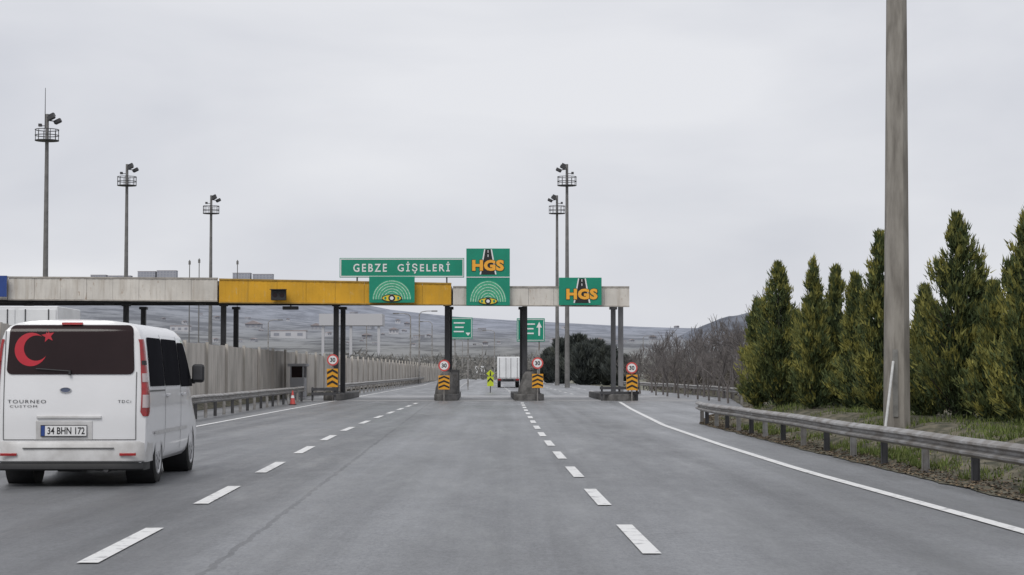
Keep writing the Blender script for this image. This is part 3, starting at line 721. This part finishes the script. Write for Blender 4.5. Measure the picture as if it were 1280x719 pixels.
for i in range(38):
    px = rh.uniform(200,540) if i < 26 else rh.uniform(575,900)
    py = rh.uniform(392,430) if px < 460 else rh.uniform(407,434)
    Y = solveY(px,py)
    if Y > 2250: continue
    p = hp[i%3]; s = rh.uniform(.6,1.1)*(Y/2000)**.3*.75
    dup(p,(X(px,Y),Y,hz(X(px,Y),Y)-1.5),rh.uniform(-.5,.5),scale=(s,s,s*.9))
# ---------------------------------------------------------------- trees
def conifer(x, y, z0, H, R, label, seed, group=None, m='conifer', n_br=330, yel=.35, bl=.15, power=.92):
    rnd = random.Random(seed)
    o = thing('conifer', label, 'tree', (x,y,z0), 0, group)
    tk = MB(); tk.tube((0,0,-.2),(0,0,H*.5),R*.09,R*.05,8); tk.tube((0,0,H*.5),(0,0,H*.96),R*.05,.01,6)
    cr = MB()
    lead = [(0,0,1.0,1.0)] + [(rnd.uniform(-.55,.55)*R, rnd.uniform(-.3,.3)*R, rnd.uniform(.55,.84), .5) for _ in range(3)]
    ph = rnd.uniform(0,6)
    whorl = [(rnd.uniform(.0,1), rnd.uniform(0,6.283), rnd.uniform(.72,1.28)) for _ in range(44)]   # clumps of branches
    for k in range(n_br):
        lx,ly,lh,lr = lead[0] if rnd.random() < .70 else rnd.choice(lead[1:])
        if rnd.random() < .62:
            wt, wa, wr = rnd.choice(whorl); t = min(.99,max(0,wt+rnd.gauss(0,.03))); az = wa+rnd.gauss(0,.32); kr = wr
        else: t = rnd.random()**.85; az = rnd.uniform(0,6.283); kr = rnd.uniform(.6,1.02)
        zz = (.03+.97*t)*H*lh
        prof = (min(1,(t+.14)/.26)) * (1-t)**power
        r = R*lr*prof*kr*(1+.10*math.sin(az*3+ph+t*5)+rnd.uniform(-.14,.14))*1.08 + .045
        up = rnd.uniform(.8,1.4)*r + .05*H*(.3+t)*rnd.uniform(.2,1.0)
        z_end = min(zz + up*.5, H*lh*1.0 + .01*H); z_st = max(.03*H, z_end-up)
        p0 = Vector((lx*t,ly*t,z_st)); p1 = Vector((lx*t+r*math.cos(az), ly*t+r*math.sin(az), z_end))
        d = (p1-p0)
        if k%5 == 0: tk.tube(p0,p0+d*.8,R*.015+.004,.004,4)
        tone = rnd.gauss(.38,.12)
        yy = rnd.random() < yel*(1-.35*t)
        nb = int(32+44*prof)
        for j in range(nb):
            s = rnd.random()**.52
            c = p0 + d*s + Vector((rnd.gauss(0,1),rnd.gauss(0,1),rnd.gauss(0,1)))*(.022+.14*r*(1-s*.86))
            dr = (d.normalized()*1.3+Vector((rnd.gauss(0,.5),rnd.gauss(0,.5),rnd.gauss(.55,.4)))).normalized()
            l = bl*rnd.uniform(.5,1.3); wv = dr.cross(Vector((rnd.gauss(0,1),rnd.gauss(0,1),rnd.gauss(0,1)))).normalized()*l*.14
            cr.add([c-wv, c+wv, c+dr*l],[(0,1,2)])
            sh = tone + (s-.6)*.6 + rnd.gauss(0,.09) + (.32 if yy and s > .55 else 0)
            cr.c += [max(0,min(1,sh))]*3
    for j in range(70):
        z = H*(1-.16*rnd.random()); a = rnd.uniform(0,6.28); q = Vector((0,0,z)); dr = Vector((math.cos(a)*.45,math.sin(a)*.45,1)).normalized(); l = bl*rnd.uniform(.7,1.3)
        wv = dr.cross(Vector((rnd.gauss(0,1),rnd.gauss(0,1),.1))).normalized()*l*.15; cr.add([q-wv,q+wv,q+dr*l],[(0,1,2)]); cr.c += [.5]*3
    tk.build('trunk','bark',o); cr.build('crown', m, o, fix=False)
    return o
CON = [(974,333,50,40,'conifer at the left end of the right hand row, tall narrow twin tip'),(1017,327,46.5,25,'slender conifer second from the left with a sharp tip'),
 (1046,337,48,24,'narrow conifer third from the left in the row'),(1071,347,44.5,25,'shorter conifer just left of the tall one by the mast'),
 (1101,296,40.5,35,'tall conifer directly left of the concrete mast'),(1198,274,36.5,58,'broad pointed conifer right of the concrete mast'),
 (1158,362,38.5,33,'lower conifer squeezed between the mast and the broad pointed one'),(1290,268,32.5,58,'conifer cut by the right edge of the frame'),
 (1244,358,35,30,'smaller conifer between the two broad ones on the right'),(948,378,55,24,'small conifer at the outer left end of the row'),(1030,390,52,28,'low conifer filling behind the slender ones'),(1122,440,41,30,'dark conifer behind the base of the mast'),(995,392,53,28,'low conifer behind the gap right of the leftmost tree'),(1085,410,47,28,'low conifer behind the tall one by the mast')]
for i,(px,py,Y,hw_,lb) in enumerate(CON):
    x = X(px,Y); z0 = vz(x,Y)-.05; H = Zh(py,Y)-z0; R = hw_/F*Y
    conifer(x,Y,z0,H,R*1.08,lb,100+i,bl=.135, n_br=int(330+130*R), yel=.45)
for i,(px,py,Y,hw_) in enumerate(((703,428,225,20),(722,423,230,24),(742,430,215,24),(760,439,205,20),(688,440,240,18),(731,436,205,22),(775,450,200,18))):
    x = X(px,Y); conifer(x,Y,-.05,Zh(py,Y),hw_/F*Y,('leftmost dark evergreen beside the right masts','dark evergreen just right of the taller mast, tallest of the clump','dark evergreen in the middle of the clump by the right gate end','low dark evergreen at the right of the clump','dim evergreen between the truck and the masts','rounded dark evergreen in front of the tallest one of the clump','lowest dark evergreen where the clump meets the bare thicket')[i],300+i,m='pine',n_br=220,yel=.1,bl=.7,power=.55)
# bare trees
def bare(seed, H, spread=.5, mname='twig'):
    rnd = random.Random(seed); tk = MB(); br = MB()
    def rec(p, d, l, r, dep):
        q = p + d*l
        (tk if dep == 0 else br).tube(p,q,r,r*.62,5 if dep < 2 else 3,cap=False)
        if dep >= 5: return
        for k in range(rnd.choice((2,3,3)) if dep else 4):
            nd = (d + Vector((rnd.gauss(0,spread),rnd.gauss(0,spread),rnd.gauss(.15,.22)))).normalized()
            st = p + (q-p)*rnd.uniform(.45,1)
            rec(st if k else q, nd, l*rnd.uniform(.6,.88), max(.012,r*.58), dep+1)
    rec(Vector((0,0,0)), Vector((rnd.gauss(0,.05),rnd.gauss(0,.05),1)).normalized(), H*.26, H*.017, 0)
    return tk, br
protos = []
BT = [(800,428,120),(815,418,128),(829,424,115),(843,412,125),(856,420,112),(868,406,118),(880,416,105),(892,402,110),(904,410,100),(915,394,98),(926,408,92),(936,398,88),(946,386,84),(962,357,78),(955,392,72),(922,392,120),(899,424,90),(872,430,96),(848,434,100),(785,440,135),(775,446,150),(834,438,108),(990,380,70),(910,434,84),(940,430,74),(886,438,92),(820,446,112),(860,450,104),(838,408,135),(876,404,128),(906,400,125),(950,378,88)]
for i,(px,py,Y) in enumerate(BT):
    x = X(px,Y); z0 = vz(x,Y) if Y < 134 else 0; H = Zh(py,Y)-z0
    if i < 5:
        t0 = thing('bare_tree','leafless brown tree in the thicket right of the toll gate','tree',(x,Y,z0),0,'leafless trees in the thicket right of the gate')
        tk, br = bare(40+i, 4.6, .36+.05*(i%3)); mxz = max(v[2] for v in br.v)
        tk.build('trunk','twig',t0); br.build('crown','twig',t0,fix=False); t0.scale = (H/mxz,)*3; protos.append((t0,mxz))
    else:
        p,mxz = protos[i%5]; s = H/mxz; dup(p,(x,Y,z0),random.uniform(0,6.2),scale=(s*1.05,s*1.05,s),
            label='tallest leafless tree, behind the left end of the conifer row' if i == 13 else None)
def brush(n, fn, l, label, m):
    mb = MB()
    for _ in range(n):
        x,y,z = fn(); c = Vector((x,y,z)); dr = Vector((random.gauss(0,.5),random.gauss(0,.5),random.gauss(.6,.5))).normalized(); ll = l*random.uniform(.5,1.4)
        wv = dr.cross(Vector((random.gauss(0,1),random.gauss(0,1),.1))).normalized()*ll*.13
        mb.add([c-wv,c+wv,c+dr*ll],[(0,1,2)]); mb.c += [random.random()]*3
    return stuff(mb.build('undergrowth',m,fix=False),label,'undergrowth')
def fr():
    Y = random.uniform(72,150); e = lerp(EDGE,Y)+.8; x = e + abs(random.gauss(0,7)); hmax = 1.5+.9*noise.noise(Vector((x*.3,Y*.12,0)))
    return x,Y,(vz(x,Y) if Y < 134 else 0)+random.random()**1.3*max(.3,hmax)
brush(42000, fr, .34, 'tangled brown undergrowth below the bare trees on the right', 'brush')
def fl():
    Y = random.uniform(180,420); x = -13.5-abs(random.gauss(0,30)) - (Y-180)*.02; return x,Y,random.random()**1.5*(2.4+2.0*noise.noise(Vector((x*.08,Y*.03,4))))
brush(16000, fl, .9, 'grey brown scrub behind the beige barrier on the left', 'bush')
def fc():
    Y = random.uniform(330,560); x = random.uniform(-60,70); 
    return x,Y,random.random()**1.5*(2.5+2.5*noise.noise(Vector((x*.06,Y*.02,4))))+max(0,hz(x,Y))
brush(16000, fc, 1.2, 'hazy scrub line crossing behind the far road', 'bush')
# ---------------------------------------------------------------- van
van = thing('passenger_van','white passenger van seen from behind with red crescent and star on its rear window','van',(X(87.5,23.1),23.1,0),.0275)
PR = [(.26,.85),(.32,.905),(.42,.925),(.60,.934),(.80,.938),(1.0,.938),(1.15,.932),(1.30,.918),(1.50,.898),(1.70,.875),(1.82,.857),(1.90,.828),(1.96,.775),(2.0,.68),(2.018,.51)]
def hw(z): return lerp(PR, z)
ZS = [.26,.29,.32,.37,.42,.50,.60,.70,.80,.90,1.0,1.08,1.15,1.22,1.30,1.40,1.50,1.60,1.70,1.76,1.82,1.86,1.90,1.93,1.96,1.98,2.0,2.018]
def ry(x, z):
    return .042*(abs(x)/.94)**4.5 + .010*(x/.94)**2 + max(0,z-1.1)**1.5*.11 + max(0,z-1.90)*.5 - .02*math.exp(-((z-.85)/.3)**2)
TY = [(0,1),(3.2,1),(3.45,.985),(3.7,.94),(4.2,.60),(4.38,.52),(4.8,.44),(4.93,.38),(4.98,.30)]
WY = [(0,.978),(.03,.990),(.08,.998),(.2,1),(3.6,1),(4.3,.985),(4.7,.95),(4.9,.88),(4.98,.80)]
YS = [0,.015,.03,.08,.2,.4,.6,.8,1.0,1.4,2,2.6,3.2,3.45,3.7,3.9,4.05,4.2,4.38,4.6,4.8,4.93,4.98]
NC = 16
def vp(x, y, z):
    s = lerp(TY,y); zz = .26+(z-.26)*s; xx = x*lerp(WY,y)
    yy = y + ry(x,z)*max(0,1-y/.6)
    zz += .025*(1-(x/.6)**2) if z > 2.014 and y < 3.5 else 0
    return (xx,yy,zz)
def section(y):
    r = [vp(hw(z),y,z) for z in ZS]
    top = hw(ZS[-1]); r += [vp(top*(1-2*i/NC),y,ZS[-1]) for i in range(1,NC)]
    r += [vp(-hw(z),y,z) for z in reversed(ZS)]
    bt = hw(ZS[0]); r += [vp(-bt+2*bt*i/NC,y,ZS[0]) for i in range(1,NC)]
    return r
b = MB(); secs = [section(y)+[section(y)[0]] for y in YS]; b.grid(secs)
for y in (YS[0],YS[-1]):
    b.grid([[vp(hw(z)*(-1+2*i/NC),y,z) for i in range(NC+1)] for z in ZS])
body = b.build('body','vanwhite',van,smooth=True,ang=.55)
cm = MB()
WR = .345
for y in (.97,3.88):
    for s in (-1,1): cm.tube((s*.58,y,WR+.02),(s*1.2,y,WR+.02),.41,.41,40)
cut = cm.build('cutter','plastic'); 
bo = body.modifiers.new('x','BOOLEAN'); bo.object = cut; bo.operation = 'DIFFERENCE'; bo.solver = 'EXACT'
dg = bpy.context.evaluated_depsgraph_get(); me = bpy.data.meshes.new_from_object(body.evaluated_get(dg)); body.modifiers.clear(); body.data = me; bpy.data.objects.remove(cut)
me.materials.clear(); me.materials.append(M['vanwhite'])
bb = bmesh.new(); bb.from_mesh(me)
for f in bb.faces: f.smooth = True; f.material_index = 0
for e in bb.edges: e.smooth = not (len(e.link_faces) == 2 and e.calc_face_angle(0) > .55)
bb.to_mesh(me); bb.free()
for y in (.97,3.88):
    for s in (-1,1):
        l = MB(); l.lathe_x([(s*.575,0),(s*.575,.405),(s*.915,.405)],(0,y,WR+.02),32); l.build('wheel_arch','plastic',van,smooth=True)
        tw = MB(); tw.lathe_x([(-.10,.20),(-.11,.31),(-.09,.34),(-.05,WR),(.05,WR),(.09,.34),(.11,.31),(.105,.235),(.08,.225)],(s*.82,y,WR),40)
        ty = tw.build('wheel','rubber',van,smooth=True)
        rm = MB()
        rm.lathe_x([(s*.075,.238),(s*.095,.225),(s*.06,.215),(s*.02,.20),(s*.02,0)],(s*.82,y,WR),40); rm.build('wheel_well','plastic',ty,smooth=True)
        rs = MB(); rs.ring((s*.915,y,WR),.225,.018,32,'x')
        for k in range(10):
            a = 2*math.pi*k/10; T = Matrix.Translation((s*.905,y,WR)) @ Matrix.Rotation(a,4,'X'); rs.box(0,0,.13,.03,.042,.19,T)
        rs.tube((s*.89,y,WR),(s*.925,y,WR),.06,.05,16); rs.build('rim','alloy',ty)
def rpatch(x0c, z0, z1, wfun, off, name, m, n=18, c=20, par=van):
    rows = []
    for i in range(n+1):
        z = z0+(z1-z0)*(.5-.5*math.cos(math.pi*i/n)); wl, wr = wfun(z)
        rows.append([(x0c+wl+(wr-wl)*j/c, 0, z) for j in range(c+1)])
    mb = MB(); g = [[(x*.978, ry(x,z)-off, z) for x,_,z in r] for r in rows]; mb.grid(g)
    return mb.build(name, m, par, smooth=True)
def rr(w0, w1, z0, z1, r):
    def f(z):
        t = (z-z0)/(z1-z0); w = w0+(w1-w0)*t; d = min(z-z0, z1-z)
        if d < r: w = w-r+math.sqrt(max(0,r*r-(r-d)**2))
        return -w, w
    return f
rpatch(0,1.37,1.975,rr(.795,.765,1.37,1.975,.07),.011,'rear_window','glass',24,24)
win = [o for o in van.children if o.name.startswith('rear_window')][0]
def on_rear(mb, off): mb.v = [(x*.978, ry(x,z)-off+y, z) for x,y,z in mb.v]; return mb
px2x = lambda px: (px-87.5)/102.0; py2z = lambda py: 1.4+(465-py)/102.0
cx_, cz_ = px2x(37), py2z(437)
r_ = .205; ri = .155; m_ = MB(); rows = []; off = .068
ax = math.radians(14)
n = 40
dirv = (math.cos(ax), math.sin(ax)); 
a0 = math.acos((r_*r_+off*off-ri*ri)/(2*r_*off)) ; a1 = math.pi - math.acos((off*off+ri*ri-r_*r_)/(2*off*ri))
for i in range(n+1):
    t_ = i/n
    A = a0+(2*math.pi-2*a0)*t_; B = a1+(2*math.pi-2*a1)*t_
    po = (cx_+r_*math.cos(A+ax), cz_+r_*math.sin(A+ax)); pi_ = (cx_+off*dirv[0]+ri*math.cos(B+ax), cz_+off*dirv[1]+ri*math.sin(B+ax))
    rows.append([(po[0]+(pi_[0]-po[0])*k/4,0,po[1]+(pi_[1]-po[1])*k/4) for k in range(5)])
m_.grid(rows); on_rear(m_,.015).build('crescent_sticker','red',win)
sx_, sz_ = px2x(58), py2z(420); st = MB()
pts = [(sx_+(.085 if i%2==0 else .036)*math.cos(math.radians(100+36*i)), 0, sz_+(.085 if i%2==0 else .036)*math.sin(math.radians(100+36*i))) for i in range(10)]
st.add([(sx_,0,sz_)]+pts,[(0,i+1,(i+1)%10+1) for i in range(10)]); on_rear(st,.015).build('star_sticker','red',win)
wp = MB(); wp.tube((0,-.02,1.36),(.0,-.02,1.42),.018,n=8); wp.tube((0,-.025,1.41),(-.42,-.025,1.44),.009,n=6); on_rear(wp,.01).build('wiper','plastic',win)
bl_ = MB(); bl_.box(0,0,1.992,.26,.05,.03); on_rear(bl_,.012).build('high_brake_lamp','lamp_red',van,bevel=.005)
for s in (-1,1):
    rows = []
    for i in range(19):
        z = .86+.94*i/18; t_ = i/18
        inner = hw(z)-(.070-.050*t_**.7); fwd = .15 - .08*t_
        if i in (0,18): inner = hw(z)-.03; fwd = .07
        r = []
        for k in range(5): x = inner+(hw(z)-inner)*k/4; q = vp(x,0,z); r.append((s*(q[0]+.008*(k/4)),q[1]-.014,q[2]))
        for k in range(1,5): q = vp(hw(z),fwd*k/4,z); r.append((s*(q[0]+.012),q[1],q[2]))
        rows.append(r)
    mb = MB(); mb.grid(rows); tl = mb.build('tail_lamp','lamp_red',van,smooth=True,ang=1.4)
    for a_,b_2,mm_ in ((2,5,'lamp_clear'),(8,10,'lamp_clear'),(12,13,'plastic')):
        mb = MB(); mb.grid([[ (a+s*.004,b_-.006,c_) for a,b_,c_ in r[1:-1]] for r in rows[a_:b_2+1]]); mb.build('lamp_lens',mm_,tl,smooth=True,ang=1.4)
for nm_,args in (('h',(.575,-.82,.82)),('l',(-.82,.575,1.9)),('r',(.82,.575,1.4))):
    sm = MB(); n = 16
    if nm_ == 'h': sm.grid([[(args[1]+(args[2]-args[1])*i/n,0,args[0]+k*.010) for i in range(n+1)] for k in (-.5,.5)])
    else: sm.grid([[(args[0]+k*.010,0,args[1]+(args[2]-args[1])*i/n) for i in range(n+1)] for k in (-.5,.5)])
    on_rear(sm,.006).build('tailgate_seam','seam',van)
gr = MB(); gr.box(0,0,.85,.80,.03,.035); on_rear(gr,.012).build('tailgate_handle','dirty',van,bevel=.008)
pr = MB(); pr.box(-.06,0,.69,.70,.012,.23); on_rear(pr,.006).build('plate_recess','dirty',van,bevel=.006)
pl = MB(); pl.box(-.06,-.012,.685,.56,.008,.14); p_ = pl.build('number_plate','plastic',van); 
MB().box(-.035,-.019,.685,.50,.004,.122).build('plate_face','white',p_); MB().box(-.31,-.019,.685,.042,.004,.122).build('plate_band','blue',p_)
text(MB(),'34 BHN 172',-.03,-.0225,.685,.45,.088,.02).build('plate_lettering','black',p_)
p_.location.y = ry(.3,.69)-.012
bd = MB(); bd.disc(-.05,1.18,.066,-.008,.0,24,.028); bd_ = on_rear(bd,.006).build('badge','badge',van); bd = MB(); bd.ring((-.05,-.006,1.18),.066,.007,24,'y'); bd.v = [(x,y,1.18+(z-1.18)*.45) for x,y,z in bd.v]; on_rear(bd,.008).build('badge_rim','alloy',bd_)
for s_,x_,z_,w_,h_ in (('TOURNEO',-.53,1.04,.48,.042),('CUSTOM',-.57,.982,.34,.028),('TDCi',.68,1.04,.16,.036)):
    on_rear(text(MB(),s_,x_,0,z_,w_,h_,0,1.25),.008).build('lettering','steel_dark',van)
def bumper(z0,z1,off,fwd,m,name,ins=0):
    rows = []
    for z,o_ in ((z0,off-.03),(z0+.02,off),(z1-.03,off),(z1,off-.025)):
        r = []; Wd = .918-ins
        for k in range(4): r.append((-(Wd+.012),fwd-(fwd-.12)*k/3,z))
        for k in range(21):
            x = -Wd+2*Wd*k/20; r.append((x*(.985 if abs(x) > .9 else 1), .02+ .10*(abs(x)/.93)**6 - o_, z))
        for k in range(4): r.append(((Wd+.012),.12+(fwd-.12)*k/3,z))
        rows.append(r)
    mb = MB(); mb.grid(rows); top = rows[-1]; mb.grid([top,[(x*.9,y+.08 if y < .1 else y,z) for x,y,z in top]]); bt = rows[0]; mb.grid([bt,[(x*.9,y+.1 if y < .1 else y,z) for x,y,z in bt]])
    return mb.build(name,m,van,smooth=True,ang=.8)
bumper(.30,.555,.075,.52,'dirty','rear_bumper'); bumper(.20,.315,.05,.50,'plastic','lower_valance',.03)
for s in (-1,1): MB().box(s*.72,-.062,.40,.20,.02,.035).build('reflector','lamp_red',van,bevel=.004)
MB().box(0,-.06,.475,1.1,.02,.012).build('bumper_groove','seam',van)
MB().tube((.45,-.02,.21),(.45,.3,.21),.03,n=14).build('exhaust_pipe','steel_dark',van)
MB().box(0,.5,.26,1.3,.5,.12).build('underbody','plastic',van)
MB().box(0,2.4,.24,1.2,4.0,.08).build('underbody','plastic',van)
def spatch(s, ya, yb, yc, yd, z0, z1, off, name, m, r=.05, n=14, c=10, par=van):
    rows = []
    for i in range(n+1):
        z = z0+(z1-z0)*(.5-.5*math.cos(math.pi*i/n)); t_ = (z-z0)/(z1-z0); a = ya+(yc-ya)*t_; b_ = yb+(yd-yb)*t_; d = min(z-z0,z1-z)
        if d < r: k = r-math.sqrt(max(0,r*r-(r-d)**2)); a += k; b_ -= k
        row = []
        for j in range(c+1):
            y = a+(b_-a)*j/c; q = vp(hw(z),y,z); row.append((s*(hw(z)*lerp(WY,y)+off), q[1], z))
        rows.append(row)
    mb = MB(); mb.grid(rows); return mb.build(name,m,par,smooth=True)
for s in (-1,1):
    spatch(s,.26,1.42,.32,1.42,1.22,1.83,.009,'side_window','sideglass'); spatch(s,1.48,2.78,1.48,2.76,1.22,1.83,.009,'side_window','sideglass'); spatch(s,2.84,3.98,2.82,3.38,1.20,1.80,.011,'side_window','sideglass')
    for y in (1.45,2.81):
        spatch(s,y-.008,y+.008,y-.008,y+.008,.36,1.88,.004,'door_seam','seam',0,14,1)
    spatch(s,.55,3.3,.55,3.3,.62,.66,.018,'rub_strip','dirty',.01,4,12); spatch(s,.2,1.44,.2,1.44,1.155,1.175,.008,'door_rail','seam',0,2,6)
    for y in (1.62,2.98):
        MB().box(s*.955,y,1.10,.03,.2,.035).build('door_handle','vanwhite',van,bevel=.008)
    mm = MB(); mm.box(s*1.06,3.62,1.38,.17,.12,.26); mo = mm.build('wing_mirror','plastic',van,bevel=.04)
    MB().box(s*1.06,3.553,1.39,.13,.01,.20).build('mirror_glass','steel_dark',mo,bevel=.02); MB().box(s*.95,3.64,1.27,.12,.07,.07).build('mirror_stalk','plastic',mo)
ws = MB(); ws.grid([[( (-1+2*j/8)*(.66+.12*(1-i/6)), 3.73+.47*(1-i/6)-.0+.03, 1.30+.55*i/6) for j in range(9)] for i in range(7)])
ws.build('windscreen','glass',van,smooth=True)
# ---------------------------------------------------------------- camera
cam = bpy.data.cameras.new('camera'); co = bpy.data.objects.new('camera', cam); COL.objects.link(co)
co.location = (0,0,HC); co.rotation_euler = (math.radians(90)+PITCH,0,0); cam.sensor_width = 36; cam.lens = 36*F/1280; cam.clip_end = 12000; cam.clip_start = .1
S.camera = co
S.view_settings.view_transform = 'Standard'; S.view_settings.look = 'None'; S.view_settings.exposure = 0
